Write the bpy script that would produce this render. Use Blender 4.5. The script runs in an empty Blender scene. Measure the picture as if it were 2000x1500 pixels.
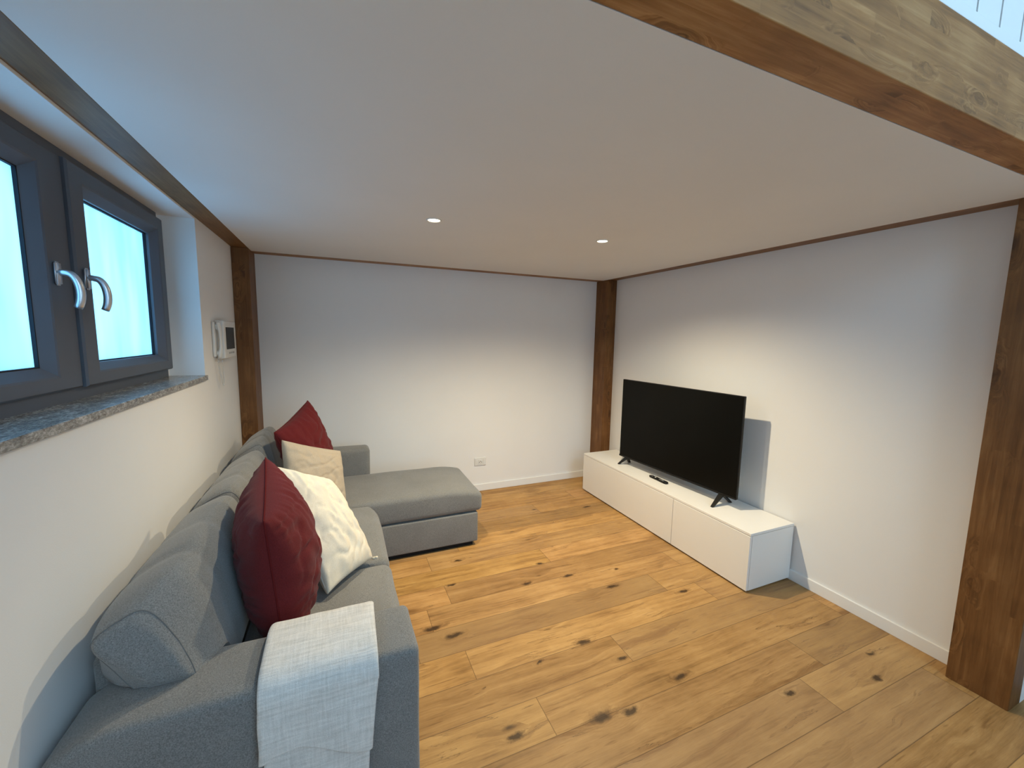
import bpy, bmesh, math, random
from mathutils import Vector, Matrix, noise
C = bpy.context.scene
COL = C.collection
random.seed(4)

# ------------------------------------------------------------------ camera
CAM_YAW, CAM_PITCH, CAM_ROLL, F_PX = 0.40563, 0.11630, 0.01803, 793.42
CAM_H = 1.574
def make_camera():
    cy, sy, cp, sp = math.cos(CAM_YAW), math.sin(CAM_YAW), math.cos(CAM_PITCH), math.sin(CAM_PITCH)
    fwd = Vector((sy*cp, cy*cp, -sp)); right = Vector((cy, -sy, 0)); up = right.cross(fwd)
    cr, sr = math.cos(CAM_ROLL), math.sin(CAM_ROLL)
    r = cr*right + sr*up; u = -sr*right + cr*up
    cam = bpy.data.cameras.new('camera'); o = bpy.data.objects.new('camera', cam); COL.objects.link(o)
    m = Matrix(((r.x, u.x, -fwd.x), (r.y, u.y, -fwd.y), (r.z, u.z, -fwd.z))).to_4x4()
    m.translation = Vector((0, 0, CAM_H)); o.matrix_world = m
    cam.sensor_fit = 'HORIZONTAL'; cam.sensor_width = 36; cam.lens = F_PX/2000*36; cam.clip_start = .02
    C.camera = o
make_camera()

# ------------------------------------------------------------------ world, lights, exposure
C.view_settings.view_transform = 'Standard'; C.view_settings.look = 'None'
C.view_settings.gamma = 1; C.view_settings.use_curve_mapping = False
C.view_settings.exposure = 0.14
SKY_COL, SKY_STR = (.215, .62, 1.0), 4.0
w = bpy.data.worlds.new('overcast_sky'); C.world = w; w.use_nodes = True
bgn = w.node_tree.nodes['Background']; bgn.inputs[0].default_value = (*SKY_COL, 1); bgn.inputs[1].default_value = SKY_STR

def area(name, loc, direction, sx, sy, power, col):
    l = bpy.data.lights.new(name, 'AREA'); l.shape = 'RECTANGLE'; l.size = sx; l.size_y = sy; l.energy = power; l.color = col
    o = bpy.data.objects.new(name, l); COL.objects.link(o); o.location = loc
    o.rotation_euler = Vector(direction).to_track_quat('-Z', 'Y').to_euler(); o['kind'] = 'helper'
    return o
# daylight through the tall rear window and the loft window behind the camera
area('rear_window_daylight', (1.3, -2.52, 1.55), (0, 1, 0), 1.9, 1.3, 9, (1.0, .93, .86))
area('loft_window_daylight', (1.3, -2.52, 3.55), (0, 1, -.12), 2.2, 1.3, 50, (.55, .78, 1.0))
SPOT_COL = (1.0, .85, .58)
def ceiling_spot(x, y, z, power):
    l = bpy.data.lights.new('downlight_beam', 'SPOT'); l.energy = power; l.color = SPOT_COL
    l.spot_size = math.radians(151); l.spot_blend = 1.0; l.shadow_soft_size = .022
    o = bpy.data.objects.new('downlight_beam', l); COL.objects.link(o); o.location = (x, y, z); o['kind'] = 'helper'
    return o

# ------------------------------------------------------------------ helpers
def link(name, bm, mat=None, parent=None, smooth=False):
    me = bpy.data.meshes.new(name)
    bmesh.ops.recalc_face_normals(bm, faces=bm.faces); bm.to_mesh(me); bm.free()
    if smooth:
        for p in me.polygons: p.use_smooth = True
    if mat: me.materials.append(mat)
    o = bpy.data.objects.new(name, me); COL.objects.link(o)
    if parent: o.parent = parent
    return o
def tag(o, label=None, cat=None, group=None, kind=None):
    if label: o['label'] = label
    if cat: o['category'] = cat
    if group: o['group'] = group
    if kind: o['kind'] = kind
    return o
def empty(name, loc=(0, 0, 0), rotz=0):
    o = bpy.data.objects.new(name, None); COL.objects.link(o); o.location = loc; o.rotation_euler = (0, 0, rotz)
    o.empty_display_size = .05
    return o
def settle(o, parent):
    """keep world placement when parenting meshes written in world coordinates to a placed Empty"""
    o.parent = parent; o.matrix_parent_inverse = parent.matrix_basis.inverted()
    return o
def bx(bm, x0, x1, y0, y1, z0, z1):
    v = [bm.verts.new((x, y, z)) for x in (x0, x1) for y in (y0, y1) for z in (z0, z1)]
    for f in ((0,1,3,2),(4,6,7,5),(0,4,5,1),(2,3,7,6),(0,2,6,4),(1,5,7,3)): bm.faces.new([v[i] for i in f])
    return v
def box(name, x0, x1, y0, y1, z0, z1, mat, parent=None, bev=0, seg=2):
    bm = bmesh.new(); bx(bm, x0, x1, y0, y1, z0, z1)
    if bev: bmesh.ops.bevel(bm, geom=bm.edges[:], offset=bev, segments=seg, profile=.5, affect='EDGES')
    o = link(name, bm, mat, smooth=False)
    if bev:
        for p in o.data.polygons: p.use_smooth = True
        md = o.modifiers.new('wn', 'WEIGHTED_NORMAL'); md.keep_sharp = True
    if parent: settle(o, parent)
    return o
def tube(bm, pts, rad, n=10, cap=True, flat=1.0, upv=None):
    pts = [Vector(p) for p in pts]; rings = []
    prev = None
    for i, p in enumerate(pts):
        t = (pts[min(i+1, len(pts)-1)] - pts[max(i-1, 0)]).normalized()
        ref = Vector(upv) if upv else (Vector((0, 0, 1)) if abs(t.z) < .9 else Vector((1, 0, 0)))
        if prev is not None and not upv: a = (prev - t*prev.dot(t)).normalized()
        else: a = (ref - t*ref.dot(t)).normalized()
        prev = a; b = t.cross(a)
        r = rad[i] if isinstance(rad, (list, tuple)) else rad
        rings.append([bm.verts.new(p + a*r*flat*math.cos(k*2*math.pi/n) + b*r*math.sin(k*2*math.pi/n)) for k in range(n)])
    for i in range(len(rings)-1):
        for k in range(n): bm.faces.new([rings[i][k], rings[i][(k+1) % n], rings[i+1][(k+1) % n], rings[i+1][k]])
    if cap: bm.faces.new(rings[0][::-1]); bm.faces.new(rings[-1])
def grid_steps(L, r, step):
    """parameters along an edge, dense inside the rounding"""
    s = [r*(1-math.cos(a*math.pi/2/5)) for a in range(5)]
    n = max(2, int((L-2*r)/step)); mid = [r + (L-2*r)*i/n for i in range(n+1)]
    return s + mid + [L-q for q in reversed(s)]
def soft_box(name, x0, x1, y0, y1, z0, z1, r, mat, parent=None, step=.04, crown=0, deform=None, wob=0, wfreq=6, seed=0, edge=None):
    """rounded upholstered block; crown lifts the top, deform(v)->v reshapes, wob adds slack"""
    bm = bmesh.new()
    X, Y, Z = [[a+t for t in grid_steps(b-a, r, step)] for a, b in ((x0, x1), (y0, y1), (z0, z1))]
    cache = {}
    lo, hi = Vector((x0+r, y0+r, z0+r)), Vector((x1-r, y1-r, z1-r))
    def V(x, y, z):
        k = (round(x, 6), round(y, 6), round(z, 6))
        if k in cache: return cache[k]
        p = Vector((x, y, z)); q = Vector([min(max(p[i], lo[i]), hi[i]) for i in range(3)])
        d = p-q
        if d.length > 1e-9: p = q + d.normalized()*r
        n = d.normalized() if d.length > 1e-9 else Vector((0, 0, 1))
        if crown:
            a = (p.x-(x0+x1)/2)/((x1-x0)/2); b = (p.y-(y0+y1)/2)/((y1-y0)/2); c = max(0, (p.z-z0)/(z1-z0))
            p.z += crown*c*c*(1-min(1, abs(a))**3)*(1-min(1, abs(b))**3)
        if wob: p += n*wob*noise.noise(p*wfreq + Vector((seed, seed*1.7, 0)))
        if deform: p = deform(p)
        cache[k] = bm.verts.new(p); return cache[k]
    def face(A, B, f):
        for i in range(len(A)-1):
            for j in range(len(B)-1):
                vs = [f(A[i], B[j]), f(A[i+1], B[j]), f(A[i+1], B[j+1]), f(A[i], B[j+1])]
                if len(set(vs)) == 4: bm.faces.new(vs)
    for z in (z0, z1): face(X, Y, lambda a, b: V(a, b, z))
    for y in (y0, y1): face(X, Z, lambda a, b: V(a, y, b))
    for x in (x0, x1): face(Y, Z, lambda a, b: V(x, a, b))
    o = link(name, bm, mat, smooth=True)
    if parent: settle(o, parent)
    return o

# ------------------------------------------------------------------ materials
def mat(name, rough=.6, spec=.5):
    m = bpy.data.materials.new(name); m.use_nodes = True; nt = m.node_tree
    b = nt.nodes['Principled BSDF']; b.inputs['Roughness'].default_value = rough; b.inputs['Specular IOR Level'].default_value = spec
    return m, nt, b
class N:
    def __init__(s, nt): s.nt = nt
    def n(s, t, **k):
        x = s.nt.nodes.new(t)
        for a, v in k.items(): setattr(x, a, v)
        return x
    def l(s, a, b): s.nt.links.new(a, b)
    def val(s, x, inp):
        if isinstance(x, (int, float)): inp.default_value = x
        elif isinstance(x, (tuple, list)): inp.default_value = x if len(x) == len(inp.default_value) else (*x, 1)
        else: s.l(x, inp)
    def math(s, op, a, b=0, c=None, clamp=False):
        x = s.n('ShaderNodeMath', operation=op, use_clamp=clamp); s.val(a, x.inputs[0]); s.val(b, x.inputs[1])
        if c is not None: s.val(c, x.inputs[2])
        return x.outputs[0]
    def vmath(s, op, a, b=(0, 0, 0)):
        x = s.n('ShaderNodeVectorMath', operation=op); s.val(a, x.inputs[0]); s.val(b, x.inputs[1])
        return x.outputs['Value'] if op in ('LENGTH', 'DISTANCE', 'DOT_PRODUCT') else x.outputs[0]
    def noise(s, vec, scale, detail=4, rough=.5, dist=0):
        x = s.n('ShaderNodeTexNoise'); s.val(vec, x.inputs['Vector']); x.inputs['Scale'].default_value = scale
        x.inputs['Detail'].default_value = detail; x.inputs['Roughness'].default_value = rough; x.inputs['Distortion'].default_value = dist
        return x.outputs[0]
    def ramp(s, f, stops):
        x = s.n('ShaderNodeValToRGB'); s.val(f, x.inputs[0]); e = x.color_ramp.elements
        e[0].position, e[0].color = stops[0][0], (*stops[0][1], 1); e[1].position, e[1].color = stops[-1][0], (*stops[-1][1], 1)
        for p, c in stops[1:-1]: q = e.new(p); q.color = (*c, 1)
        return x.outputs[0]
    def mr(s, f, a, b, c=0, d=1):
        x = s.n('ShaderNodeMapRange'); s.val(f, x.inputs[0])
        for i, v in enumerate((a, b, c, d)): x.inputs[i+1].default_value = v
        return x.outputs[0]
    def mix(s, f, a, b, mode='MIX'):
        x = s.n('ShaderNodeMix', data_type='RGBA', blend_type=mode); s.val(f, x.inputs[0]); s.val(a, x.inputs[6]); s.val(b, x.inputs[7])
        return x.outputs[2]
    def obj(s): return s.n('ShaderNodeTexCoord').outputs['Object']
    def xyz(s, v):
        x = s.n('ShaderNodeSeparateXYZ'); s.l(v, x.inputs[0]); return x.outputs
    def comb(s, a, b, c):
        x = s.n('ShaderNodeCombineXYZ'); s.val(a, x.inputs[0]); s.val(b, x.inputs[1]); s.val(c, x.inputs[2]); return x.outputs[0]
    def bump(s, h, strength, dist, bsdf):
        x = s.n('ShaderNodeBump'); x.inputs['Strength'].default_value = strength; x.inputs['Distance'].default_value = dist
        s.l(h, x.inputs['Height']); s.l(x.outputs[0], bsdf.inputs['Normal'])

def plaster(name, col, bump=.15):
    m, nt, b = mat(name, .85, .2); g = N(nt); o = g.obj()
    n1 = g.noise(o, 2.2, 3); n2 = g.noise(o, 260, 2)
    g.l(g.mix(g.mr(n1, .3, .7), tuple(c*.975 for c in col), col), b.inputs['Base Color'])
    g.bump(n2, bump, .0015, b); return m
def plain(name, col, rough=.5, spec=.5, metal=0, nscale=40, var=.03, bump=0):
    m, nt, b = mat(name, rough, spec); g = N(nt); b.inputs['Metallic'].default_value = metal
    n = g.noise(g.obj(), nscale, 2)
    g.l(g.mix(n, tuple(c*(1-var) for c in col), tuple(min(1, c*(1+var)) for c in col)), b.inputs['Base Color'])
    if bump: g.bump(n, bump, .001, b)
    return m
def fabric(name, c0, c1, weave=900, bump=.4, crinkle=0, sheen=.25):
    m, nt, b = mat(name, .95, .15); g = N(nt); o = g.obj()
    a = g.noise(o, weave, 2, .7); f = g.noise(o, 330, 3, .7); c = g.noise(o, 5, 3)
    t = g.math('ADD', g.math('MULTIPLY', a, .33), g.math('ADD', g.math('MULTIPLY', f, .57), g.math('MULTIPLY', c, .10)))
    g.l(g.ramp(t, [(.40, c0), (.60, c1)]), b.inputs['Base Color'])
    b.inputs['Sheen Weight'].default_value = sheen; b.inputs['Sheen Roughness'].default_value = .5
    h = t
    if crinkle: h = g.math('ADD', t, g.math('ADD', g.math('MULTIPLY', g.noise(o, 26, 4, .6, 1.2), crinkle), g.math('MULTIPLY', g.math('ABSOLUTE', g.math('SUBTRACT', g.noise(o, 11, 3, .55, .8), .5)), crinkle*2.6)))
    g.bump(h, bump, .002, b); return m
def timber(name, axis, base, dark, light, glulam=.04, knot_scale=3.2, seed=0., rough=.5):
    """stained laminated spruce; grain along axis (0,1,2)"""
    m, nt, b = mat(name, rough, .35); g = N(nt); o = g.xyz(g.vmath('ADD', g.obj(), (seed, seed*.7, seed*1.3)))
    L = o[axis]; A, B = [o[i] for i in range(3) if i != axis]
    pos = g.comb(L, A, B)
    # lamella strips with own tone, finger-jointed along the length
    stripA = g.math('FLOOR', g.math('DIVIDE', A, glulam)); stripB = g.math('FLOOR', g.math('DIVIDE', B, glulam))
    row = g.math('ADD', stripA, g.math('MULTIPLY', stripB, 3.7))
    wn = g.n('ShaderNodeTexWhiteNoise', noise_dimensions='1D'); g.l(row, wn.inputs['W'])
    seg = g.math('FLOOR', g.math('ADD', g.math('DIVIDE', L, .55), g.math('MULTIPLY', wn.outputs[0], 9)))
    wn2 = g.n('ShaderNodeTexWhiteNoise', noise_dimensions='2D'); g.l(g.comb(row, seg, 0), wn2.inputs['Vector'])
    tone = wn2.outputs[0]
    off = g.math('MULTIPLY', tone, 7.)
    gp = g.comb(g.math('ADD', g.math('MULTIPLY', L, 1.1), off), g.math('MULTIPLY', g.math('ADD', A, off), 16), g.math('MULTIPLY', B, 16))
    # knots
    kp = g.comb(g.math('ADD', g.math('MULTIPLY', L, knot_scale), off), g.math('MULTIPLY', A, knot_scale*2.6), g.math('MULTIPLY', B, knot_scale*2.6))
    wob = g.noise(pos, 14, 3)
    v = g.n('ShaderNodeTexVoronoi'); g.l(g.vmath('ADD', kp, g.comb(g.math('MULTIPLY', wob, .35), g.math('MULTIPLY', wob, .3), 0)), v.inputs['Vector']); v.inputs['Scale'].default_value = 1
    kd = v.outputs['Distance']
    vc = g.xyz(v.outputs['Color'])
    on = g.mr(vc[0], .30, .35)
    knot = g.math('MULTIPLY', g.mr(kd, .05, .19, 1, 0), on)
    halo = g.math('MULTIPLY', g.mr(kd, .12, .5, 1, 0), on)
    grain = g.noise(g.vmath('ADD', gp, g.comb(0, g.math('MULTIPLY', halo, 2.2), 0)), 2.2, 6, .62, .6)
    fine = g.noise(g.comb(g.math('MULTIPLY', L, 8), g.math('MULTIPLY', A, 160), g.math('MULTIPLY', B, 160)), 1, 3)
    patch = g.noise(pos, 5.5, 3)
    t = g.math('ADD', g.math('MULTIPLY', grain, .55), g.math('ADD', g.math('MULTIPLY', fine, .15), g.math('MULTIPLY', patch, .3)))
    col = g.ramp(t, [(.33, dark), (.5, base), (.68, light)])
    col = g.mix(g.math('MULTIPLY', g.mr(tone, 0, 1, 0, 1), .32), col, tuple(c*.72 for c in base))
    col = g.mix(g.math('MULTIPLY', g.math('MULTIPLY', halo, .75), g.mr(grain, .60, .40)), col, tuple(c*.75 for c in dark))
    col = g.mix(g.math('MULTIPLY', knot, .8), col, tuple(c*.42 for c in dark))
    g.l(col, b.inputs['Base Color']); g.bump(t, .25, .002, b)
    return m

def floor_material():
    m, nt, b = mat('oak_planks', .5, .25); g = N(nt)
    at = g.n('ShaderNodeAttribute', attribute_type='GEOMETRY', attribute_name='plank')
    r = g.xyz(at.outputs['Color'])
    o3 = g.obj(); o = g.xyz(o3)
    off = g.math('MULTIPLY', r[0], 40)
    X = g.math('ADD', o[0], off); Y = g.math('ADD', o[1], g.math('MULTIPLY', r[1], 17))
    P = g.comb(X, Y, 0)
    warp = g.noise(g.comb(g.math('MULTIPLY', X, 1.6), g.math('MULTIPLY', Y, 5), 0), 1, 3, .5)
    # explicit large knots of the boards plus scattered small ones
    kn = None
    wobv = g.vmath('MULTIPLY', g.vmath('SUBTRACT', g.n('ShaderNodeTexNoise').outputs[1], (.5, .5, .5)), (.085, .045, 0))
    wobn = [n for n in nt.nodes if n.type == 'TEX_NOISE'][-1]; wobn.inputs['Scale'].default_value = 17; wobn.inputs['Detail'].default_value = 5; wobn.inputs['Roughness'].default_value = .65; g.l(o3, wobn.inputs['Vector'])
    pw = g.vmath('ADD', o3, wobv)
    for kx, ky, kr in KNOTS:
        d = g.vmath('LENGTH', g.vmath('MULTIPLY', g.vmath('SUBTRACT', pw, (kx, ky, 0)), (1/(kr*2.1), 1/(kr*.8), 0)))
        s_ = g.mr(d, .1, 1.7, 1, 0)
        kn = s_ if kn is None else g.math('MAXIMUM', kn, s_)
    v = g.n('ShaderNodeTexVoronoi'); v.inputs['Scale'].default_value = 1
    g.l(g.comb(g.math('MULTIPLY', g.math('ADD', X, g.math('MULTIPLY', wobn.outputs[0], .05)), 3.1), g.math('MULTIPLY', Y, 7.5), 0), v.inputs['Vector'])
    vo = g.math('MULTIPLY', g.mr(v.outputs['Distance'], .02, .11, 1, 0), g.mr(g.xyz(v.outputs['Color'])[0], .55, .6))
    vh = g.math('MULTIPLY', g.mr(v.outputs['Distance'], .05, .5, 1, 0), g.mr(g.xyz(v.outputs['Color'])[0], .55, .6))
    halo = g.math('MAXIMUM', g.math('POWER', kn, .5), vh)
    gp = g.comb(g.math('MULTIPLY', X, .75), g.math('ADD', g.math('MULTIPLY', Y, 13), g.math('ADD', g.math('MULTIPLY', warp, .6), g.math('MULTIPLY', halo, .55))), 0)
    grain = g.noise(gp, 2.0, 8, .68, .25)
    fine = g.noise(g.comb(g.math('MULTIPLY', X, 9), g.math('MULTIPLY', Y, 190), 0), 1, 3)
    cloud = g.noise(P, 3.5, 4, .6)
    t = g.math('ADD', g.math('MULTIPLY', grain, .55), g.math('ADD', g.math('MULTIPLY', fine, .12), g.math('MULTIPLY', cloud, .33)))
    col = g.ramp(t, [(.34, (.20, .105, .030)), (.46, (.38, .215, .070)), (.56, (.48, .285, .098)), (.68, (.58, .37, .145))])
    tone = g.mr(r[2], 0, 1, .78, 1.10)
    col = g.mix(1, col, g.comb(tone, g.math('MULTIPLY', tone, g.mr(r[1], 0, 1, .93, 1.0)), g.math('MULTIPLY', tone, g.mr(r[0], 0, 1, .9, 1.08))), 'MULTIPLY')
    # mineral streaks and cracks filled dark
    st = g.noise(g.comb(g.math('MULTIPLY', X, .8), g.math('ADD', g.math('MULTIPLY', Y, 12), g.math('MULTIPLY', warp, 1.6)), 3.3), 1.7, 6, .65, .3)
    streak = g.math('MULTIPLY', g.mr(st, .56, .70), g.mr(r[2], .1, .6, .85, .55))
    col = g.mix(streak, col, (.17, .076, .022))
    crack = g.math('MULTIPLY', g.mr(g.math('ABSOLUTE', g.math('SUBTRACT', st, .60)), 0, .009, 1, 0), g.mr(cloud, .50, .58))
    col = g.mix(g.math('MULTIPLY', crack, .8), col, (.06, .03, .012))
    fl = g.noise(g.comb(g.math('MULTIPLY', X, 7), g.math('MULTIPLY', Y, 75), 1.7), 1, 2, .5)
    col = g.mix(g.math('MULTIPLY', g.mr(fl, .64, .74), .55), col, (.16, .075, .024))
    pore = g.noise(g.comb(g.math('MULTIPLY', X, 26), g.math('MULTIPLY', Y, 420), 0), 1, 2, .5)
    col = g.mix(g.math('MULTIPLY', g.mr(pore, .5, .75), .22), col, (.20, .10, .035))
    # some boards are cooler and browner than the rest
    col = g.mix(g.math('MULTIPLY', g.mr(r[1], .55, .85), .38), col, (.30, .178, .098))
    col = g.mix(g.math('MULTIPLY', g.math('MULTIPLY', halo, .55), g.mr(grain, .62, .38)), col, (.14, .065, .022))
    col = g.mix(g.math('MULTIPLY', g.mr(kn, .42, .80), .9), col, (.035, .018, .008))
    col = g.mix(g.math('MULTIPLY', vo, .85), col, (.045, .022, .01))
    # joint line from the distance attribute written per face corner
    uv = g.n('ShaderNodeUVMap', uv_map='edge'); e = g.xyz(uv.outputs[0])
    em = g.math('MINIMUM', e[0], e[1])
    gap = g.mr(em, .0006, .0022, 1, 0)
    col = g.mix(g.math('MULTIPLY', gap, .62), col, (.06, .03, .015))
    g.l(col, b.inputs['Base Color'])
    g.l(g.mr(grain, .3, .7, .42, .58), b.inputs['Roughness'])
    g.bump(g.math('SUBTRACT', g.math('MULTIPLY', t, .5), gap), .25, .0015, b)
    return m
KNOTS = [(1.438, 1.274, .022), (1.253, 1.471, .018), (1.261, 2.378, .018), (1.075, 2.196, .017), (1.365, 2.172, .020), (1.567, 1.973, .022),
         (1.957, 1.762, .020), (.971, 1.246, .030), (1.096, 1.221, .022), (2.1, 3.073, .02), (.62, 2.36, .018), (.60, 1.30, .024), (.42, 2.02, .028),
         (2.30, .92, .020), (2.45, 1.02, .016), (1.13, 1.63, .024), (.86, 1.60, .012), (1.72, 2.12, .012), (.52, 1.93, .026), (1.83, 1.02, .02), (.73, 2.62, .018)]

M_wall = plaster('wall_plaster', (.80, .785, .765)); M_ceil = plaster('ceiling_paint', (.80, .79, .775), .08)
M_white = plain('white_foil', (.80, .775, .73), .35, .4, nscale=8, var=.01)
M_base = plain('white_skirting', (.80, .79, .77), .4, .4, var=.01)
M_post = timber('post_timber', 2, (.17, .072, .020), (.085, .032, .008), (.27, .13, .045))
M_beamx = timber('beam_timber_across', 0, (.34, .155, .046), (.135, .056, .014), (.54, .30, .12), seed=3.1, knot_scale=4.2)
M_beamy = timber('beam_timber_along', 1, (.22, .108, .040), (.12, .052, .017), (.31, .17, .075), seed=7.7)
M_sofa = fabric('grey_melange', (.115, .115, .112), (.262, .259, .250))
M_seam = plain('grey_thread', (.15, .15, .15), .9, .1)
M_red = fabric('burgundy_cotton', (.085, .009, .011), (.135, .016, .016), 1400, .45, .6, .08)
M_beige = fabric('beige_linen', (.40, .33, .245), (.50, .42, .32), 1300, .40, .6, .1)
M_cream = fabric('cream_cotton', (.68, .62, .50), (.78, .72, .60), 1500, .45, 1.1, .1)
M_dark = plain('black_underside', (.012, .012, .012), .8, .2)
M_frame = plain('anthracite_frame', (.085, .095, .115), .45, .45, var=.04, nscale=12)
M_gasket = plain('black_gasket', (.012, .014, .02), .7, .3)
M_alu = plain('brushed_aluminium', (.62, .64, .68), .32, .5, metal=.9, nscale=60)
M_tvb = plain('black_plastic', (.007, .007, .007), .4, .25)
M_plastic = plain('white_plastic', (.72, .71, .68), .35, .5, var=.01)
M_hole = plain('socket_holes', (.02, .02, .02), .6, .2)
M_btn = plain('grey_buttons', (.35, .35, .35), .5, .4)
M_zip = plain('zip_grey', (.42, .40, .36), .6, .4)
M_floor = floor_material()
M_board = plain('white_painted_boards', (.82, .84, .84), .5, .4, var=.01)

def granite():
    m, nt, b = mat('grey_granite', .22, .7); g = N(nt); o = g.xyz(g.obj())
    p = g.comb(g.math('MULTIPLY', o[0], 1.), g.math('MULTIPLY', o[1], .45), g.math('MULTIPLY', o[2], 1.))
    a = g.noise(p, 140, 5, .7, .6); c = g.noise(p, 30, 3)
    t = g.math('ADD', g.math('MULTIPLY', a, .7), g.math('MULTIPLY', c, .3))
    g.l(g.ramp(t, [(.36, (.06, .055, .05)), (.5, (.23, .22, .205)), (.64, (.50, .49, .46))]), b.inputs['Base Color'])
    g.bump(a, .2, .001, b); return m
M_stone = granite()
def frosted():
    m = bpy.data.materials.new('frosted_glass'); m.use_nodes = True; nt = m.node_tree; g = N(nt)
    for n in list(nt.nodes):
        if n.type == 'BSDF_PRINCIPLED': nt.nodes.remove(n)
    out = [n for n in nt.nodes if n.type == 'OUTPUT_MATERIAL'][0]
    o = g.xyz(g.obj())
    n1 = g.noise(g.comb(0, g.math('MULTIPLY', o[1], 5), g.math('MULTIPLY', o[2], 1.1)), 1.3, 2)
    tr = g.n('ShaderNodeBsdfTranslucent'); g.l(g.ramp(n1, [(.35, (.72, .72, .76)), (.65, (.93, .95, .98))]), tr.inputs[0])
    gl = g.n('ShaderNodeBsdfGlossy'); gl.inputs['Roughness'].default_value = .35; gl.inputs[0].default_value = (.8, .9, 1, 1)
    mx = g.n('ShaderNodeMixShader'); mx.inputs[0].default_value = .04
    g.l(tr.outputs[0], mx.inputs[1]); g.l(gl.outputs[0], mx.inputs[2]); g.l(mx.outputs[0], out.inputs[0])
    return m
M_glass = frosted()
def clear_glass():
    m, nt, b = mat('clear_glass', .02, .5); b.inputs['Transmission Weight'].default_value = 1; b.inputs['IOR'].default_value = 1.02
    return m
def screen():
    m, nt, b = mat('dark_screen', .25, .08); g = N(nt); n = g.noise(g.obj(), 3, 1)
    g.l(g.ramp(n, [(.3, (.0045, .0045, .004)), (.7, (.0055, .0055, .005))]), b.inputs['Base Color']); return m
M_screen = screen()
def led():
    m = bpy.data.materials.new('lit_lamp_lens'); m.use_nodes = True; b = m.node_tree.nodes['Principled BSDF']
    b.inputs['Emission Color'].default_value = (1, .86, .62, 1); b.inputs['Emission Strength'].default_value = 9; return m
M_led = led()
def blanket_mat():
    m, nt, b = mat('white_crinkled_gauze', .95, .1); g = N(nt); o = g.xyz(g.obj())
    warp = g.noise(g.obj(), 6, 2)
    ph = g.math('ADD', g.math('ADD', o[1], o[2]), g.math('MULTIPLY', warp, .02))
    h1 = g.noise(g.comb(g.math('MULTIPLY', o[0], 10), g.math('MULTIPLY', ph, 120), 0), 1, 4, .6)
    h2 = g.noise(g.comb(g.math('MULTIPLY', o[0], 170), g.math('MULTIPLY', ph, 12), 0), 1, 3, .6)
    h3 = g.noise(g.obj(), 420, 2)
    t = g.math('ADD', g.math('MULTIPLY', h1, .45), g.math('ADD', g.math('MULTIPLY', h2, .3), g.math('MULTIPLY', h3, .25)))
    g.l(g.ramp(t, [(.36, (.50, .49, .465)), (.62, (.74, .72, .69))]), b.inputs['Base Color'])
    b.inputs['Sheen Weight'].default_value = .2
    g.bump(t, .8, .004, b); return m
M_blanket = blanket_mat()

# ------------------------------------------------------------------ the room
XL, XR, YB, ZC = -.688, 2.734, 3.808, 2.181       # left wall, right wall, back wall, ceiling under the loft
XO, YR, ZT = 2.87, -2.6, 4.7                       # outer right wall, rear wall, upper ceiling
def struct(o): o['kind'] = 'structure'; return o

def build_floor():
    bm = bmesh.new(); uvl = bm.loops.layers.uv.new('edge'); cl = bm.loops.layers.float_color.new('plank')
    PW = .187; rows = {5: 2.15, 6: .757, 7: 1.29, 8: .545}
    y0 = 1.058 - 5*PW - 16*PW
    rnd = random.Random(11)
    k = -16 + 0
    rng = []
    yy = y0; idx = -16
    while yy < YB+.1:
        L = rnd.choice((1.55, 1.75, 1.9)); st = rows.get(idx, rnd.uniform(-.5, 1.5)) - 3*L
        x = st
        while x < XO+.1:
            a, b_ = max(x, XL-.1), min(x+L, XO+.1); ya, yb = yy, yy+PW
            x += L
            if b_-a < .001: continue
            col = (rnd.random(), rnd.random(), rnd.random(), 1)
            xm = (a+b_)/2; ym = (ya+yb)/2
            # quadrants so that the 'edge' map is the distance to the joint along each axis
            for (xa, xb, ex) in ((a, xm, (0, xm-a)), (xm, b_, (b_-xm, 0))):
                for (yc, yd, ey) in ((ya, ym, (0, ym-ya)), (ym, yb, (yb-ym, 0))):
                    vs = [bm.verts.new(p) for p in ((xa, yc, 0), (xb, yc, 0), (xb, yd, 0), (xa, yd, 0))]
                    f = bm.faces.new(vs)
                    for lp, (i, j) in zip(f.loops, ((0, 0), (1, 0), (1, 1), (0, 1))):
                        lp[uvl].uv = (ex[i], ey[j]); lp[cl] = col
        yy += PW; idx += 1
    bmesh.ops.remove_doubles(bm, verts=bm.verts, dist=1e-5)
    # underside so the floor has thickness
    bx(bm, XL-.1, XO+.1, y0, YB+.1, -.12, -.004)
    return struct(link('floor', bm, M_floor))
build_floor()

# left wall with the window opening (y .95..2.76, z 1.327..2.17)
WY0, WY1, WZ0, WZ1 = .95, 2.762, 1.300, 2.172
WT = .40
bm = bmesh.new()
bx(bm, XL-WT, XL, YR-.2, WY0, 0, ZT); bx(bm, XL-WT, XL, WY1, YB+.3, 0, ZT)
bx(bm, XL-WT, XL, WY0, WY1, 0, WZ0); bx(bm, XL-WT, XL, WY0, WY1, WZ1, ZT)
struct(link('wall_left', bm, M_wall))
bm = bmesh.new(); bx(bm, XL, XR, YB, YB+.3, 0, ZT)
struct(link('wall_back', bm, M_wall))
bm = bmesh.new(); bx(bm, XR, XR+.3, .60, YB+.3, 0, ZT); bx(bm, XO, XR+.3, YR-.2, .60, 0, ZT)
struct(link('wall_right', bm, M_wall))
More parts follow.
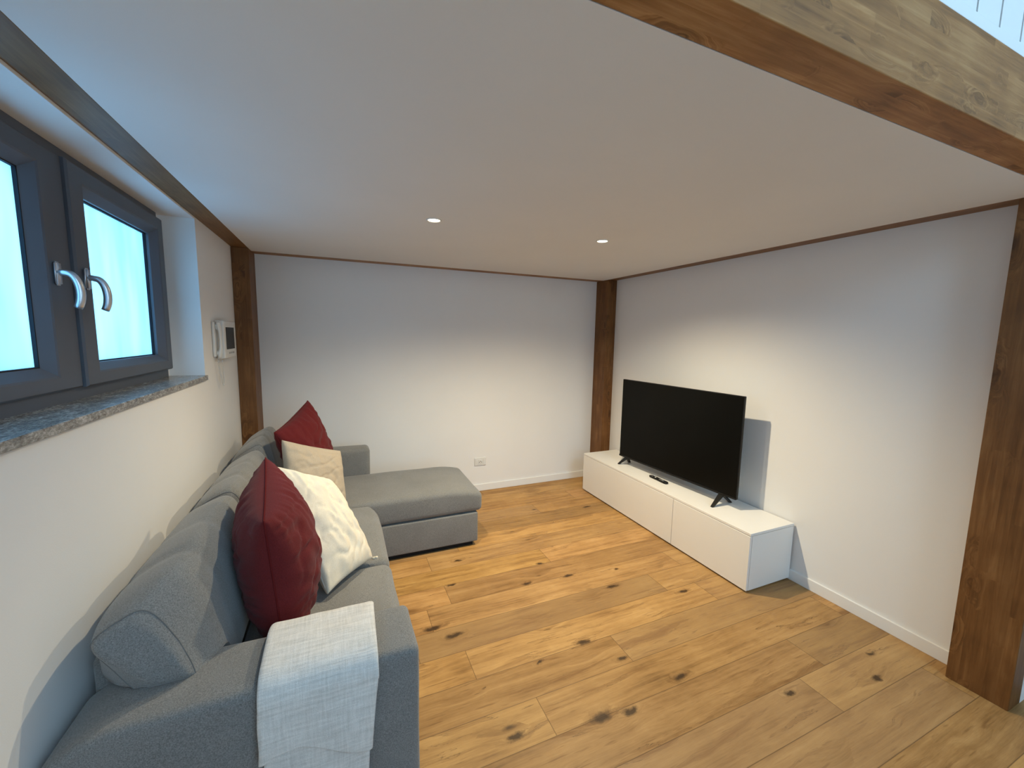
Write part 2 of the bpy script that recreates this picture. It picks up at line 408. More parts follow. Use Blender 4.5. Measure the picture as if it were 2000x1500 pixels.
# rear wall with two window openings behind the camera
bm = bmesh.new()
x0, x1 = .35, 2.25
bx(bm, XL, x0, YR-.3, YR, 0, ZT); bx(bm, x1+.2, XO, YR-.3, YR, 0, ZT)
bx(bm, x0, x1+.2, YR-.3, YR, 0, .85); bx(bm, x0, x1+.2, YR-.3, YR, 2.25, 2.85); bx(bm, x0, x1+.2, YR-.3, YR, 4.25, ZT)
struct(link('wall_rear', bm, M_wall))
for i, (za, zb) in enumerate(((.85, 2.25), (2.85, 4.25))):
    wn = empty('window_%d' % (i+2), (1.4, YR-.15, za)); struct(wn)
    bm = bmesh.new(); t = .07
    bx(bm, x0, x1+.2, YR-.22, YR-.15, za, za+t); bx(bm, x0, x1+.2, YR-.22, YR-.15, zb-t, zb)
    for xx in (x0, 1.365, x1+.2-t): bx(bm, xx, xx+t, YR-.22, YR-.15, za+t, zb-t)
    settle(link('window_frame', bm, M_frame), wn)
    bm = bmesh.new(); bx(bm, x0+t, x1+.2-t, YR-.19, YR-.18, za+t, zb-t)
    settle(link('pane', bm, clear_glass()), wn)
bm = bmesh.new(); bx(bm, XL-WT, XO+.3, YR-.3, YB+.3, ZT, ZT+.1)
struct(link('ceiling_upper', bm, M_ceil)).name = 'ceiling.001'
bm = bmesh.new(); bx(bm, XL+.109, XR-.113, .696, YB-.118, ZC, ZC+.20)
struct(link('ceiling', bm, M_ceil))

# skirting boards
box('baseboard_back', XL, XR, YB-.012, YB, 0, .07, M_base, bev=.002)['kind'] = 'structure'
box('baseboard_right', XR-.012, XR, .80, YB, 0, .07, M_base, bev=.002)['kind'] = 'structure'
box('baseboard_outer', XO-.012, XO, YR, .60, 0, .07, M_base, bev=.002)['kind'] = 'structure'
bpy.data.objects['baseboard_outer'].name = 'baseboard_front'

# loft beams and posts
def timber_box(name, *a, label, cat, group):
    o = box(name, *a, bev=.003); return tag(o, label, cat, group)
GB, GP = 'timber beams around the loft platform', 'timber posts under the loft'
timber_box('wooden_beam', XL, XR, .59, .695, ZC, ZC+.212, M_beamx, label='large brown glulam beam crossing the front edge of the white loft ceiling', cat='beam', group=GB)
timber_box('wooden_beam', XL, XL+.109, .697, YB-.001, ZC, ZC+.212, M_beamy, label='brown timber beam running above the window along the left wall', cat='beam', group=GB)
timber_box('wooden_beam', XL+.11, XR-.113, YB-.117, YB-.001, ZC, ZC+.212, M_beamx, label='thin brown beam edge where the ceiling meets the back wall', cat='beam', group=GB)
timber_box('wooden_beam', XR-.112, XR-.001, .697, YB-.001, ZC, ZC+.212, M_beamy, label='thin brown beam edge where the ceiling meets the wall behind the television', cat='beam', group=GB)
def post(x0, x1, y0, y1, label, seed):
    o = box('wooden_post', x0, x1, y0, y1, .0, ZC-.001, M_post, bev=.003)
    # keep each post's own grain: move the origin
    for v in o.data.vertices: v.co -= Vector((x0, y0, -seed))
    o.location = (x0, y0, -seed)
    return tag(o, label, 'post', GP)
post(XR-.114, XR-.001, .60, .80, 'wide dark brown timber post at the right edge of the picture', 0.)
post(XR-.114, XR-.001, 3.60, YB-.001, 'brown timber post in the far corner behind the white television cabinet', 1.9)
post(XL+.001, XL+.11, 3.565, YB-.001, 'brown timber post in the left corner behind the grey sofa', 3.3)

# white boarded railing standing on the front beam
ra = empty('loft_railing', (1.4, .64, ZC+.212)); tag(ra, 'white vertical board railing standing on top of the front beam', 'railing')
settle(box('bottom_rail', XL+.02, XR-.02, .592, .66, ZC+.2125, ZC+.245, M_board, bev=.003), ra)
bm = bmesh.new(); xx = XL+.02
while xx < XR-.12:
    bx(bm, xx, xx+.122, .60, .625, ZC+.245, ZC+1.15); xx += .131
bx(bm, XL+.02, XR-.02, .626, .636, ZC+.245, ZC+1.15)
settle(link('board_panel', bm, M_board), ra)
settle(box('top_rail', XL+.02, XR-.02, .59, .66, ZC+1.15, ZC+1.19, M_board, bev=.004), ra)

# ------------------------------------------------------------------ the window on the left
def build_window():
    wn = empty('window_1', (XL-.15, 1.85, WZ0)); struct(wn)
    P = lambda o: settle(o, wn)
    xi = -.838      # room-side face of the fixed frame
    bm = bmesh.new()
    zb, zt = 1.327, 2.172
    bx(bm, xi-.07, xi, WY0, WY1-.045, zb, zb+.07); bx(bm, xi-.07, xi, WY0, WY1-.045, zt-.05, zt)
    bx(bm, xi-.07, xi, WY0, WY0+.06, zb+.07, zt-.05); bx(bm, xi-.07, xi, WY1-.115, WY1-.045, zb+.07, zt-.05)
    bx(bm, xi-.07, xi, 1.84, 1.92, zb+.07, zt-.05)
    P(link('window_frame', bm, M_frame))
    bm = bmesh.new(); bx(bm, xi-.07, xi-.01, WY1-.046, WY1, 1.327, WZ1)
    P(link('reveal_filler', bm, M_wall))
    # two sashes: profiles with a stepped glazing bead
    for (ya, yb, hy, xo, gy0, gy1) in ((1.045, 1.884, 1.790, .018, 1.165, 1.728), (1.886, 2.693, 1.930, .030, 2.004, 2.600)):
        z0, z1 = 1.372, 2.135; gz0, gz1 = 1.450, 2.045
        sash = P(link('sash', sash_bm(xi, xo, ya, yb, z0, z1, gy0, gy1, gz0, gz1), M_frame))
        g = bmesh.new(); 
        for (a, b_, c, d) in ((gy0-.004, gy0+.004, gz0, gz1), (gy1-.004, gy1+.004, gz0, gz1), (gy0, gy1, gz0-.004, gz0+.004), (gy0, gy1, gz1-.004, gz1+.004)):
            bx(g, xi-.022, xi-.012, a, b_, c, d)
        o = link('gasket', g, M_gasket); o.parent = sash; o.matrix_parent_inverse = Matrix(); 
        g = bmesh.new(); bx(g, xi-.030, xi-.022, gy0-.006, gy1+.006, gz0-.006, gz1+.006)
        o = link('pane', g, M_glass); o.parent = sash
        # aluminium handle
        hx = xi+xo
        g = bmesh.new(); bx(g, hx, hx+.012, hy-.014, hy+.014, 1.71, 1.785)
        bmesh.ops.bevel(g, geom=g.edges[:], offset=.005, segments=3, affect='EDGES')
        o = link('handle_plate', g, M_alu, smooth=True); o.parent = sash
        g = bmesh.new(); pts = []; rr = []
        pts += [(hx+.008, hy, 1.752), (hx+.020, hy, 1.752), (hx+.029, hy, 1.750)]; rr += [.010, .010, .0105]
        for i in range(1, 13):
            q = i/12; a = q*math.pi*.80
            pts.append((hx+.029+.027*math.sin(a), hy+.004*q, 1.750-.060*(1-math.cos(a)))); rr.append(.0105+.0015*math.sin(a))
        tube(g, pts, rr, 12)
        o = link('handle', g, M_alu, smooth=True); o.parent = sash
    return wn
def sash_bm(xi, xo, ya, yb, z0, z1, gy0, gy1, gz0, gz1):
    """frame ring: outer rectangle front, then sloping bead down to the glass"""
    bm = bmesh.new()
    xf = xi+xo
    rings = [(ya, yb, z0, z1, xi-.03), (ya, yb, z0, z1, xf-.006), (ya+.006, yb-.006, z0+.006, z1-.006, xf),
             (gy0-.034, gy1+.034, gz0-.034, gz1+.034, xf), (gy0-.028, gy1+.028, gz0-.028, gz1+.028, xf-.003),
             (gy0-.004, gy1+.004, gz0-.004, gz1+.004, xf-.026), (gy0, gy1, gz0, gz1, xf-.030), (gy0, gy1, gz0, gz1, xi-.03)]
    vs = []
    for (a, b_, c, d, x) in rings: vs.append([bm.verts.new(p) for p in ((x, a, c), (x, b_, c), (x, b_, d), (x, a, d))])
    for i in range(len(vs)):
        j = (i+1) % len(vs)
        for k in range(4): bm.faces.new([vs[i][k], vs[i][(k+1) % 4], vs[j][(k+1) % 4], vs[j][k]])
    return bm
wn1 = build_window()
o = box('window_sill', XL-.17, XL+.014, WY0, WY1-.0005, WZ0+.001, WZ0+.028, M_stone, bev=.003)
settle(o, wn1)
# outer stone sill and a shaded light well outside the frosted panes
# ------------------------------------------------------------------ downlights
def downlight(x, y, power, label):
    t = empty('ceiling_downlight', (x, y, ZC)); tag(t, label, 'downlight', 'recessed downlights in the white ceiling')
    bm = bmesh.new(); n = 40; prof = [(.031, -.0005), (.033, -.004), (.037, -.0045), (.0405, -.003), (.041, 0)]
    rings = [[bm.verts.new((r*math.cos(k*2*math.pi/n), r*math.sin(k*2*math.pi/n), z)) for k in range(n)] for r, z in prof]
    for i in range(len(rings)-1):
        for k in range(n): bm.faces.new([rings[i][k], rings[i][(k+1) % n], rings[i+1][(k+1) % n], rings[i+1][k]])
    link('trim_ring', bm, M_plastic, t, True)
    bm = bmesh.new(); rings = []
    for i in range(6):
        a = i/5*math.pi/2; r = .031*math.sin(a) if i else 0.0; z = -.0008-.004*math.cos(a)
        rings.append([bm.verts.new((r*math.cos(k*2*math.pi/n), r*math.sin(k*2*math.pi/n), z)) for k in range(n)] if i else [bm.verts.new((0, 0, z))])
    for k in range(n): bm.faces.new([rings[0][0], rings[1][k], rings[1][(k+1) % n]])
    for i in range(1, 5):
        for k in range(n): bm.faces.new([rings[i][k], rings[i][(k+1) % n], rings[i+1][(k+1) % n], rings[i+1][k]])
    link('lens', bm, M_led, t, True)
    ceiling_spot(x, y, ZC-.03, power)
downlight(.490, 2.230, 74, 'small glowing recessed downlight above the floor, the left of the two')
downlight(1.550, 2.210, 146, 'small glowing recessed downlight nearer the television, the right of the two')

# ------------------------------------------------------------------ the sofa
def build_sofa():
    S = empty('corner_sofa', (-.2, 2.4, 0)); tag(S, 'grey fabric corner sofa with a chaise, standing along the left wall', 'sofa')
    xb, xf = -.655, .215
    # base under the seats, with a black recessed plinth
    settle(box('plinth', xb+.05, xf-.03, 1.24, 3.52, 0, .04, M_dark), S)
    settle(box('plinth', xf-.029, .90, 2.80, 3.38, 0, .04, M_dark), S)
    soft_box('seat_base', xb, xf-.005, 1.36, 2.775, .035, .255, .015, M_sofa, S, .1)
    # the two seat cushions of the sofa bed
    def seat_def(p):
        # front edge rounds over the base
        return p
    soft_box('seat_cushion', -.36, xf, 1.385, 2.018, .235, .437, .045, M_sofa, S, .04, crown=.010, wob=.004, seed=1)
    soft_box('seat_cushion', -.36, xf, 2.022, 2.768, .235, .440, .045, M_sofa, S, .04, crown=.010, wob=.004, seed=5,
             deform=lambda p: Vector((p.x - .05*max(0, (p.y-2.60)/.17)**2 * max(0, (p.x-.1)/.1), p.y, p.z)) if p.x > .1 else p)
    # chaise: storage box and padded lid
    soft_box('storage_box', xb, .933, 2.772, 3.402, .035, .262, .012, M_sofa, S, .1)
    soft_box('chaise_cushion', -.36, .968, 2.768, 3.402, .268, .445, .035, M_sofa, S, .05, crown=.012, wob=.003, seed=3,
             deform=lambda p: Vector((p.x, p.y, p.z-.038*max(0, (p.x-.70)/.27)**2*(1 if p.z > .33 else 0))))
    # backrest frame
    soft_box('backrest', xb, -.48, 1.38, 3.555, .035, .675, .035, M_sofa, S, .1, deform=lambda p: Vector((p.x-.0*p.z, p.y, p.z)))
    # arm rests
    def arm_def(p):
        t = max(0, (-.50-p.x)/.15)
        return Vector((p.x, p.y, p.z - .05*t*t*(p.z/.6)))
    soft_box('armrest', -.672, xf-.010, 1.160, 1.395, .03, .622, .024, M_sofa, S, .05, crown=.006, wob=.003, seed=8, deform=arm_def)
    soft_box('armrest', xb, xf+.002, 3.404, 3.556, .03, .655, .035, M_sofa, S, .06, crown=.004, wob=.003, seed=12)
    # back cushions: quad section swept along the wall
    def cushion(y0, y1, seed, near=False, pts=None):
        pts = pts or ((-.640, .46), (-.630, .80), (-.425, .905), (-.320, .45))
        full = pts; endp = ((-.478, .632), (-.604, .785), (-.500, .842), (-.384, .632))
        def d(p):
            u = (p.x+.5); v = p.z; t = (p.y-y0)/(y1-y0)
            P4 = full
            if near:
                k = max(0, min(1, (p.y-y0)/.17)); k = math.sin(k*math.pi/2)**1.1
                P4 = [(e_[0]+(f_[0]-e_[0])*k, e_[1]+(f_[1]-e_[1])*k) for e_, f_ in zip(endp, full)]
            (ax, az), (bx_, bz), (cx, cz), (dx, dz) = P4
            # local box: u 0..1 (back to front) and v 0..1
            x = (1-u)*(1-v)*ax + (1-u)*v*bx_ + u*v*cx + u*(1-v)*dx
            z = (1-u)*(1-v)*az + (1-u)*v*bz + u*v*cz + u*(1-v)*dz
            # fullness
            fu = math.sin(math.pi*min(1, max(0, t)))**.5 if 0 < t < 1 else 0
            x += .012*fu*u*math.sin(math.pi*v); z += .018*fu*v*math.sin(math.pi*u)
            q = Vector((x, p.y, z))
            # pinched ends near the seams
            e = min(t, 1-t)*(y1-y0)
            if e < .09 and not (near and t < .5):
                k = (1-e/.09)**2; c = Vector((-.46, q.y, .66)); q += (c-q)*(.07*k)
            if near and t < .5:
                # the end panel slopes back toward the top front and sits on the arm
                q.y += .045*max(0, u)*max(0, v)*max(0, 1-e/.30) + .02*max(0, 1-v)*max(0, 1-e/.3)
                zmin = .628 if q.y < 1.400 else .628 - .20*min(1, (q.y-1.400)/.09)
                if q.z < zmin: q.z = zmin + .02*(q.z-zmin)
            # slack in the cover
            n_ = noise.noise(Vector((q.x*5, q.y*3.2, q.z*5))+Vector((seed, 0, 0)))
            q.x += .010*n_; q.z += .012*n_
            fold = math.exp(-((t-.33)/.035)**2) + .6*math.exp(-((t-.62)/.03)**2)
            q.z -= .009*fold*v; q.x -= .004*fold*u
            q += Vector((.5, 0, .6))*.006*noise.noise(Vector((q.x*9, q.y*22, q.z*9+seed)))*math.exp(-min(e, .3)*14)
            return q
        return soft_box_local('back_cushion', y0, y1, d)
    def soft_box_local(name, y0, y1, d):
        L = y1-y0
        # unit section, rounding handled in section space
        bm = bmesh.new(); n = 48; rows = []
        prof = []
        for k in range(n):
            a = 2*math.pi*k/n; c, s = math.cos(a), math.sin(a); e = .38
            prof.append((.5*math.copysign(abs(c)**e, c), .5+.5*math.copysign(abs(s)**e, s)))
        ys = [y0 + L*q for q in [0, .004, .014, .03, .05] + [.05+.9*i/34 for i in range(1, 34)] + [.95, .97, .986, .996, 1]]
        for y in ys:
            t = min(y-y0, y1-y); sc = 1.0 if t > .05*L else math.sqrt(max(0, 1-(1-t/(.05*L))**2))*.22+.78
            rows.append([bm.verts.new(d(Vector((px*sc, y, .5+(pz-.5)*sc)))) for px, pz in prof])
        for i in range(len(rows)-1):
            for k in range(n): bm.faces.new([rows[i][k], rows[i][(k+1) % n], rows[i+1][(k+1) % n], rows[i+1][k]])
        for i, yy in ((0, y0), (-1, y1)):
            prev = rows[i]
            for sc in (.55, .25):
                ring = [bm.verts.new(d(Vector((px*sc*.78, yy, .5+(pz-.5)*sc*.78)))) for px, pz in prof]
                for k in range(n): bm.faces.new([prev[k], prev[(k+1) % n], ring[(k+1) % n], ring[k]])
                prev = ring
            bm.faces.new(prev)
        rims = [[v.co.copy() for v in rows[i]] for i in (3, -4)]
        o = link(name, bm, M_sofa, smooth=True); settle(o, S)
        for rm in rims:
            b2 = bmesh.new(); tube(b2, rm+[rm[0], rm[1]], .0016, 6, cap=False)
            sm = link('seam', b2, M_seam, smooth=True); sm.parent = o
        return o
    c0 = cushion(1.245, 2.055, 2.3, near=True)
    cushion(2.065, 2.815, 7.1, pts=((-.640, .46), (-.628, .79), (-.435, .90), (-.335, .45)))
    cushion(2.825, 3.395, 4.4, pts=((-.640, .46), (-.628, .80), (-.435, .925), (-.37, .45)))
    return S
build_sofa()

# ------------------------------------------------------------------ throw pillows
def pillow(name, c00, c10, c11, c01, T, mat_, label, seed, group='throw pillows on the sofa', edge=.055, pw=.42, wr=1., dent=None, gf=6., ga=.22):
    """c00 bottom-left, c10 bottom-right, c11 top-right, c01 top-left (world); T thickness"""
    c00, c10, c11, c01 = map(Vector, (c00, c10, c11, c01))
    nrm = (c10-c00).cross(c01-c00).normalized(); cen = (c00+c10+c11+c01)/4
    t = empty(name, cen); t.location.z = min(c.z for c in (c00, c10, c11, c01)); tag(t, label, 'pillow', group)
    n = 56; bm = bmesh.new(); P = {}
    def par(i): 
        a = -1+2*i/n; return math.copysign(1-(1-abs(a))**1.25, a)
    for side in (1, -1):
        for i in range(n+1):
            for j in range(n+1):
                if side == -1 and (i in (0, n) or j in (0, n)): P[(-1, i, j)] = P[(1, i, j)]; continue
                u, v = par(i), par(j)
                uu = u*(1-edge*(1-v*v)); vv = v*(1-edge*(1-u*u))
                a, b_ = (uu+1)/2, (vv+1)/2
                p = c00*(1-a)*(1-b_) + c10*a*(1-b_) + c11*a*b_ + c01*(1-a)*b_
                h = T/2*max(0, (1-u*u)*(1-v*v))**pw
                # gathers running in from the seams
                eu, ev = 1-abs(u), 1-abs(v); fall = math.exp(-eu*5)+math.exp(-ev*5)
                g1 = math.exp(-eu*4.5)*noise.noise(Vector((v*gf+seed, u*.8, side*3.1))) + math.exp(-ev*4.5)*noise.noise(Vector((u*gf+seed*2, v*.8, side*5.3)))
                body = noise.noise(Vector((u*1.7, v*1.7, seed+side)))*.12 + (.5-abs(noise.noise(Vector((u*3.2+v*2, v*1.6-u, seed*3+side)))))*.16*wr - .05
                h *= 1 + body + ga*wr*g1*min(1, (min(eu, ev))*9)
                cr = noise.noise(Vector((u*1.5+v*1.1+seed*4, v*2.6-u*1.2, side*2.)))
                h *= 1 - .085*wr*math.exp(-(cr/.07)**2)*min(1, min(eu, ev)*4)
                if dent: h *= 1 - dent*math.exp(-((u)**2+(v-.9)**2)*4)
                P[(side, i, j)] = bm.verts.new(p + nrm*h*side)
    for side in (1, -1):
        for i in range(n):
            for j in range(n): 
                f = [P[(side, i, j)], P[(side, i+1, j)], P[(side, i+1, j+1)], P[(side, i, j+1)]]
                bm.faces.new(f if side == 1 else f[::-1])
    rim = [[P[(1, i, 0)].co.copy() for i in range(n+1)], [P[(1, n, j)].co.copy() for j in range(n+1)],
           [P[(1, i, n)].co.copy() for i in range(n+1)], [P[(1, 0, j)].co.copy() for j in range(n+1)]]
    settle(link('cover', bm, mat_, smooth=True), t)
    return t, rim, nrm
def seam(t, pts, r, m, name='seam'):
    bm = bmesh.new(); tube(bm, pts, r, 8); settle(link(name, bm, m, smooth=True), t)

M_redseam = plain('burgundy_seam', (.10, .010, .011), .9, .1)
t, rim, nr = pillow('throw_pillow', (-.195, 1.455, .47), (-.198, 1.93, .55), (-.298, 1.965, 1.04), (-.240, 1.485, .955), .28, M_red,
    'large burgundy pillow nearest the camera, standing edge-on behind the white blanket', 1.3, edge=.05, pw=.46, gf=15., ga=.34)
for r_ in rim: seam(t, r_, .0028, M_redseam)
t, rim, nr = pillow('throw_pillow', (-.070, 1.775, .475), (.128, 2.035, .458), (-.053, 2.20, .825), (-.292, 2.10, .960), .165, M_cream,
    'cream white pillow leaning against the nearest burgundy one', 5.1, edge=.04, pw=.36, wr=1.3)
seam(t, [p + nr*.0 for p in rim[3][4:-4]], .0035, M_zip, 'zipper')
bm = bmesh.new(); p = rim[0][-1]; tube(bm, [p, p+Vector((.012, -.004, .0)), p+Vector((.022, -.010, .006)), p+Vector((.018, -.018, .010))], [.006, .007, .006, .003], 8)
settle(link('corner_tab', bm, M_cream, smooth=True), t)
t, rim, nr = pillow('throw_pillow', (-.285, 2.50, .50), (.020, 2.745, .462), (-.006, 2.86, .800), (-.320, 2.68, .945), .15, M_beige,
    'beige linen pillow in the middle of the sofa, leaning on the far burgundy pillow', 9.4, edge=.05, pw=.36, wr=1.2)
t, rim, nr = pillow('throw_pillow', (-.215, 2.78, .50), (-.035, 3.16, .62), (-.203, 3.13, 1.105), (-.372, 2.80, .965), .22, M_red,
    'burgundy pillow at the far end of the sofa, behind the beige one', 13.2, edge=.06, pw=.42, gf=11., ga=.30)
for r_ in rim: seam(t, r_, .0026, M_redseam)

# ------------------------------------------------------------------ blanket over the arm
def build_blanket():
    t = empty('throw_blanket', (-.07, 1.28, .63)); tag(t, 'folded off-white gauze blanket hanging over the near sofa arm', 'blanket')
    def layer(name, xa0, xa1, off, s_in, z_end, wave, seed):
        # path in (y,z) around the arm: inner drop, over the top, outer drop
        path = []
        r = .05
        for i in range(4): path.append((1.405+off, .625-.05*(3-i)/3*s_in))
        for i in range(1, 9):
            a = i/8*math.pi/2; path.append((1.36+(.045+off)*math.cos(a), .590+(.042+off)*math.sin(a)))
        for i in range(1, 10): path.append((1.36-.155*i/9, .632+off+.004*math.sin(i/9*math.pi)))
        for i in range(1, 9):
            a = i/8*math.pi/2; path.append((1.205-(.048+off)*math.sin(a), .584+(.048+off)*math.cos(a)))
        n0 = len(path); yo = path[-1][0]
        for i in range(1, 40): path.append((yo, .584-(.584-z_end)*i/39))
        bm = bmesh.new(); nx = 44; rows = []
        for k, (y, z) in enumerate(path):
            row = []
            for i in range(nx+1):
                s = i/nx; dr = max(0, (.60-z))*1.0 if k >= n0 else 0
                a0 = xa0 + .005*noise.noise(Vector((k*.05, seed, 0))) - .004*min(1, dr*8) + .030*max(0, dr-.06); a1 = xa1 + .005*noise.noise(Vector((k*.06, seed+5, 0))) - .020*min(1, dr*6) - .02*dr
                if k < 12: a0 += .012*(1-k/12); a1 += .006*(1-k/12)
                x = a0+(a1-a0)*s
                yy = y; zz = z
                if k >= n0:
                    q = (k-n0)/39
                    yy -= .010*math.sin(q*2.2)*abs(math.sin(math.pi*s*1.2+seed)) + .004*noise.noise(Vector((x*12, z*5, seed)))
                    yy = min(yy, yo)
                    zz -= wave*(math.sin((s*1.0+.15)*math.pi*1.25)*q) 
                    # soft diagonal pull from the fold
                else:
                    zz += .004*noise.noise(Vector((x*14, y*14, seed)))+.002
                # rolled edges
                ee = min(s, 1-s)*(a1-a0)
                if ee < .012:
                    kk = (1-ee/.012)**2*.007
                    if k >= n0: yy += kk
                    else: zz -= kk
                row.append(bm.verts.new((x, yy, zz)))
            rows.append(row)
        for i in range(len(rows)-1):
            for j in range(nx): bm.faces.new([rows[i][j], rows[i][j+1], rows[i+1][j+1], rows[i+1][j]])
        o = link(name, bm, M_blanket, smooth=True); settle(o, t)
        md = o.modifiers.new('thick', 'SOLIDIFY'); md.thickness = .009; md.offset = 0
        md = o.modifiers.new('sub', 'SUBSURF'); md.levels = 1; md.render_levels = 1
        return o
    layer('under_fold', -.216, .076, .012, .6, .10, -.02, 3.)
    layer('top_fold', -.222, .084, .024, 1., .405, -.045, 8.)
build_blanket()

# ------------------------------------------------------------------ television cabinet
def build_cabinet():
    x0, x1, y0, y1, h = 2.309, XR-.0125, 1.602, 3.461, .390
    t = empty('tv_cabinet', ((x0+x1)/2, (y0+y1)/2, 0)); tag(t, 'long low white cabinet against the right wall, carrying the television', 'cabinet')
    bm = bmesh.new(); ft = .018
    bx(bm, x0+ft+.001, x1, y0, y0+.018, .012, h-.018); bx(bm, x0+ft+.001, x1, y1-.018, y1, .012, h-.018)
    bx(bm, x0+ft+.001, x1, y0+.018, y1-.018, .012, .030); bx(bm, x1-.006, x1, y0+.018, y1-.018, .030, h-.018)
    bx(bm, x0+ft+.001, x1-.006, 2.224, 2.242, .030, h-.018)
    settle(link('body', bm, M_white), t)
    settle(box('top_panel', x0+.002, x1, y0, y1, h-.0165, h, M_white, bev=.0015), t)
    settle(box('door', x0, x0+ft, y0+.001, 2.2315, .012, h-.020, M_white, bev=.0015), t)
    settle(box('door', x0, x0+ft, 2.2345, y1-.001, .012, h-.020, M_white, bev=.0015), t)
    for yy in (y0+.04, 2.24, y1-.06):
        for xx in (x0+.06, x1-.08):
            settle(box('leg', xx, xx+.03, yy, yy+.03, 0, .012, M_dark), t)
    return t
build_cabinet()

# ------------------------------------------------------------------ television
def build_tv():
    a, b_ = Vector((2.452, 3.070, 0)), Vector((2.532, 1.887, 0))
    mid = (a+b_)/2; d = (b_-a); W = d.length; ang = math.atan2(d.y, d.x)       # local +x runs toward the camera end, local -y... screen side
    t = empty('television', (mid.x, mid.y, .3905), ang); tag(t, 'large black flat-screen television standing on the white cabinet', 'television')
    # local frame: x along width, +y toward wall?  screen faces local -y side that looks at the room
    s = -1 if (Matrix.Rotation(ang, 3, 'Z') @ Vector((0, 1, 0))).x > 0 else 1
    z0, z1 = .0735, .8065
    def part(name, bm, m, sm=False): return link(name, bm, m, t, sm)
    bm = bmesh.new(); bx(bm, -W/2, W/2, min(0, -s*.022), max(0, -s*.022), z0, z1)
    bmesh.ops.bevel(bm, geom=bm.edges[:], offset=.002, segments=2, affect='EDGES')
    part('bezel', bm, M_tvb)
    bm = bmesh.new(); ya, yb = s*.0001, s*.0016
    bx(bm, -W/2+.006, W/2-.006, min(ya, yb), max(ya, yb), z0+.020, z1-.006)
    part('screen', bm, M_screen)
    bm = bmesh.new(); ya, yb = s*.0001, s*.006
    bx(bm, -W/2, W/2, min(ya, yb), max(ya, yb), z0, z0+.016)
    bmesh.ops.bevel(bm, geom=bm.edges[:], offset=.002, segments=2, affect='EDGES')
    part('bottom_bar', bm, M_tvb)
    bm = bmesh.new(); ya, yb = -s*.0222, -s*.065
    v = bx(bm, -W/2+.18, W/2-.18, min(ya, yb), max(ya, yb), z0+.03, z0+.42)
    bmesh.ops.bevel(bm, geom=bm.edges[:], offset=.012, segments=3, affect='EDGES')
    part('rear_housing', bm, M_tvb)
    for fx, tip, reach in ((-W/2+.095, -.065, .040), (W/2-.115, .008, .108)):
        # splayed foot: tapering blades going forward and back
        bm = bmesh.new()
        for fwd, rc in ((s, reach), (-s, .09)):
            top = [Vector((fx+dx, -s*.010+dy, z0+.004)) for dx, dy in ((-.020, -.009), (.020, -.009), (.020, .009), (-.020, .009))]
            bot = [Vector((fx+tip+dx, -s*.010+fwd*rc+dy, .0005)) for dx, dy in ((-.009, -.010), (.009, -.010), (.009, .010), (-.009, .010))]
            mid_ = [p.lerp(q, .82) + Vector((0, 0, .001)) for p, q in zip(top, bot)]
            rr = [[bm.verts.new(p) for p in q] for q in (top, mid_, bot)]
            for i in range(2):
                for k in range(4): bm.faces.new([rr[i][k], rr[i][(k+1) % 4], rr[i+1][(k+1) % 4], rr[i+1][k]])
            bm.faces.new(rr[0][::-1]); bm.faces.new(rr[-1])
        part('foot', bm, M_tvb)
    return t
build_tv()

# ------------------------------------------------------------------ remote control
def build_remote():
    a, b_ = Vector((2.465, 2.655, 0)), Vector((2.462, 2.452, 0)); mid = (a+b_)/2; d = b_-a; L = d.length
    t = empty('remote_control', (mid.x-.005, mid.y, .3905), math.atan2(d.y, d.x)); tag(t, 'small black remote control lying on the white cabinet before the television', 'remote control')
    bm = bmesh.new(); n = 24; rows = []
    for z, k in ((.0, .9), (.004, 1.0), (.011, 1.0), (.0145, .93), (.0155, .8)):
        row = []
        for i in range(n):
            a_ = 2*math.pi*i/n; c, s_ = math.cos(a_), math.sin(a_)
            x = L/2*math.copysign(abs(c)**.35, c); y = .021*math.copysign(abs(s_)**.45, s_)
            y *= 1 - .12*math.exp(-((x+.01)/.03)**2)
            row.append(bm.verts.new((x*(1-(1-k)*.2), y*k, z)))
        rows.append(row)
    for i in range(len(rows)-1):
        for k in range(n): bm.faces.new([rows[i][k], rows[i][(k+1) % n], rows[i+1][(k+1) % n], rows[i+1][k]])
    bm.faces.new(rows[0][::-1]); bm.faces.new(rows[-1])
    link('casing', bm, M_tvb, t, True)
    for px, py in [(-.085, -.008), (-.085, .008), (-.062, -.011), (-.062, .011), (.02, -.010), (.02, 0), (.02, .010), (.035, -.010), (.035, 0), (.035, .010), (.05, -.010), (.05, 0), (.05, .010), (.065, -.01), (.065, .01)]:
        bm = bmesh.new(); bx(bm, px-.004, px+.004, py-.003, py+.003, .0156, .0168); link('button', bm, M_btn, t)
    bm = bmesh.new(); rr = []
    for r, z in ((.0, .0175), (.007, .0172), (.008, .0156)):
        rr.append([bm.verts.new((-.035+r*math.cos(i*math.pi/8), r*math.sin(i*math.pi/8), z)) for i in range(16)] if r else [bm.verts.new((-.035, 0, z))])
    for k in range(16): bm.faces.new([rr[0][0], rr[1][k], rr[1][(k+1) % 16]]); bm.faces.new([rr[1][k], rr[2][k], rr[2][(k+1) % 16], rr[1][(k+1) % 16]])
    tag(link('select_button', bm, M_plastic, t, True), 'pale round button')
build_remote()

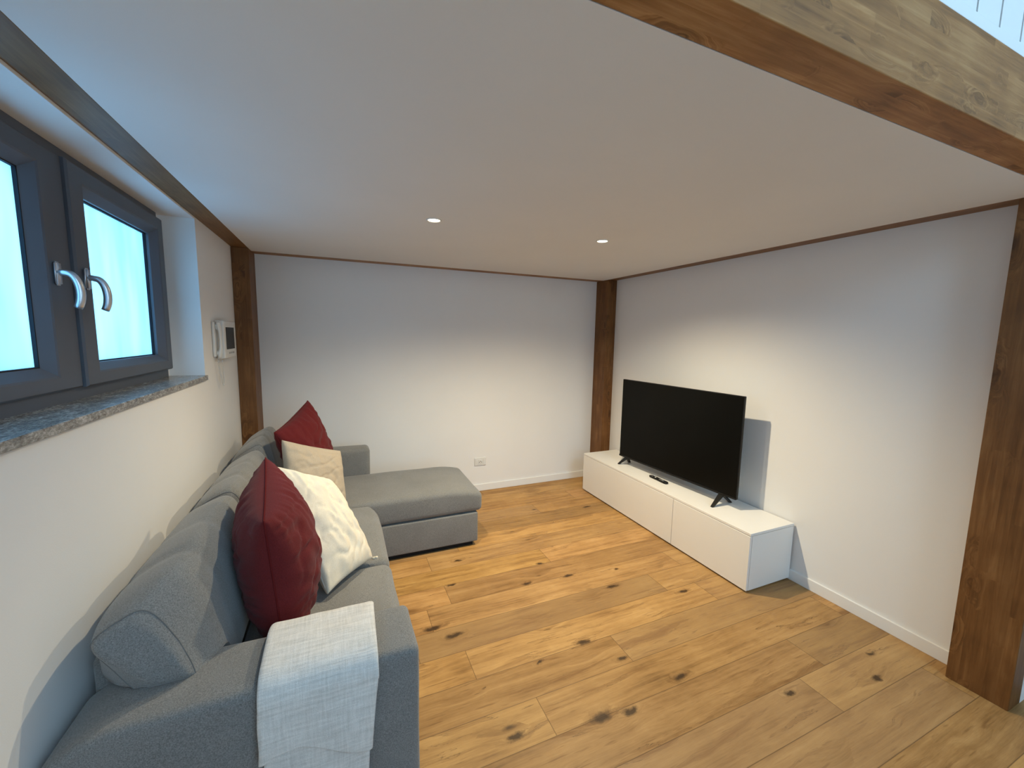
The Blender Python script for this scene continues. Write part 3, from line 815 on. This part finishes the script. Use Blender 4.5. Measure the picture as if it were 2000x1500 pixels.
# ------------------------------------------------------------------ wall socket
def build_socket():
    t = empty('wall_socket', (1.298, YB, .268)); tag(t, 'white electrical socket plate low on the back wall beside the sofa chaise', 'socket')
    x0, x1, z0, z1 = 1.238, 1.358, .268, .348
    settle(box('cover_plate', x0, x1, YB-.009, YB-.0002, z0, z1, M_plastic, bev=.003), t)
    settle(box('socket_insert', x0+.036, x1-.036, YB-.0125, YB-.0092, z0+.015, z1-.015, M_plastic, bev=.002), t)
    settle(box('blank_module', x0+.012, x0+.033, YB-.0112, YB-.0092, z0+.017, z1-.017, M_plastic, bev=.001), t)
    settle(box('blank_module', x1-.033, x1-.012, YB-.0112, YB-.0092, z0+.017, z1-.017, M_plastic, bev=.001), t)
    for px, pz in ((1.286, .303), (1.298, .311), (1.310, .303)):
        bm = bmesh.new(); tube(bm, [(px, YB-.0126, pz), (px, YB-.0132, pz)], .0038, 12); settle(link('contact_hole', bm, M_hole), t)
build_socket()

# ------------------------------------------------------------------ door entry phone
def build_intercom():
    t = empty('video_intercom', (XL, 3.10, 1.40)); tag(t, 'white video intercom with handset and cord on the left wall by the post', 'intercom')
    soft_box('monitor_body', XL+.0005, XL+.050, 3.003, 3.310, 1.405, 1.640, .008, M_plastic, t, .05)
    soft_box('base_plate', XL+.0005, XL+.016, 2.940, 3.002, 1.420, 1.630, .006, M_plastic, t, .05)
    settle(box('display', XL+.0502, XL+.0520, 3.045, 3.255, 1.462, 1.600, M_screen, bev=.0005), t)
    for k in range(3): settle(box('call_button', XL+.0502, XL+.0525, 3.10+.05*k, 3.13+.05*k, 1.432, 1.444, M_btn, bev=.0008), t)
    # handset: grip bar with ear and mouth pieces
    bm = bmesh.new()
    pts = [(XL+.026, 2.970, 1.632), (XL+.029, 2.970, 1.620), (XL+.032, 2.970, 1.598), (XL+.036, 2.970, 1.57), (XL+.037, 2.970, 1.52), (XL+.036, 2.970, 1.47), (XL+.032, 2.970, 1.445), (XL+.029, 2.970, 1.422), (XL+.026, 2.970, 1.410)]
    tube(bm, pts, [.014, .021, .022, .016, .014, .016, .022, .021, .014], 14, flat=.5, upv=(1, 0, .01))
    settle(link('handset', bm, M_plastic, smooth=True), t)
    for z in (1.60, 1.44):
        bm = bmesh.new(); tube(bm, [(XL+.0165, 2.970, z), (XL+.028, 2.970, z)], [.019, .018], 16); settle(link('earpiece', bm, M_plastic, smooth=True), t)
    # coiled cord hanging in a loop
    bm = bmesh.new(); pts = []
    base = []
    for i in range(61):
        s = i/60; yy = 2.965+.10*s; zz = 1.41-.17*math.sin(math.pi*s)**.8 - .0*s; base.append(Vector((XL+.018+.012*math.sin(math.pi*s), yy, zz)))
    nturn = 420
    for i in range(nturn+1):
        s = i/nturn*60; k = min(59, int(s)); p = base[k].lerp(base[k+1], s-k); a = i*.9
        pts.append(p+Vector((.0035*math.cos(a), .0035*math.sin(a), 0)))
    tube(bm, pts, .0016, 5)
    settle(link('cord', bm, M_plastic, smooth=True), t)
build_intercom()
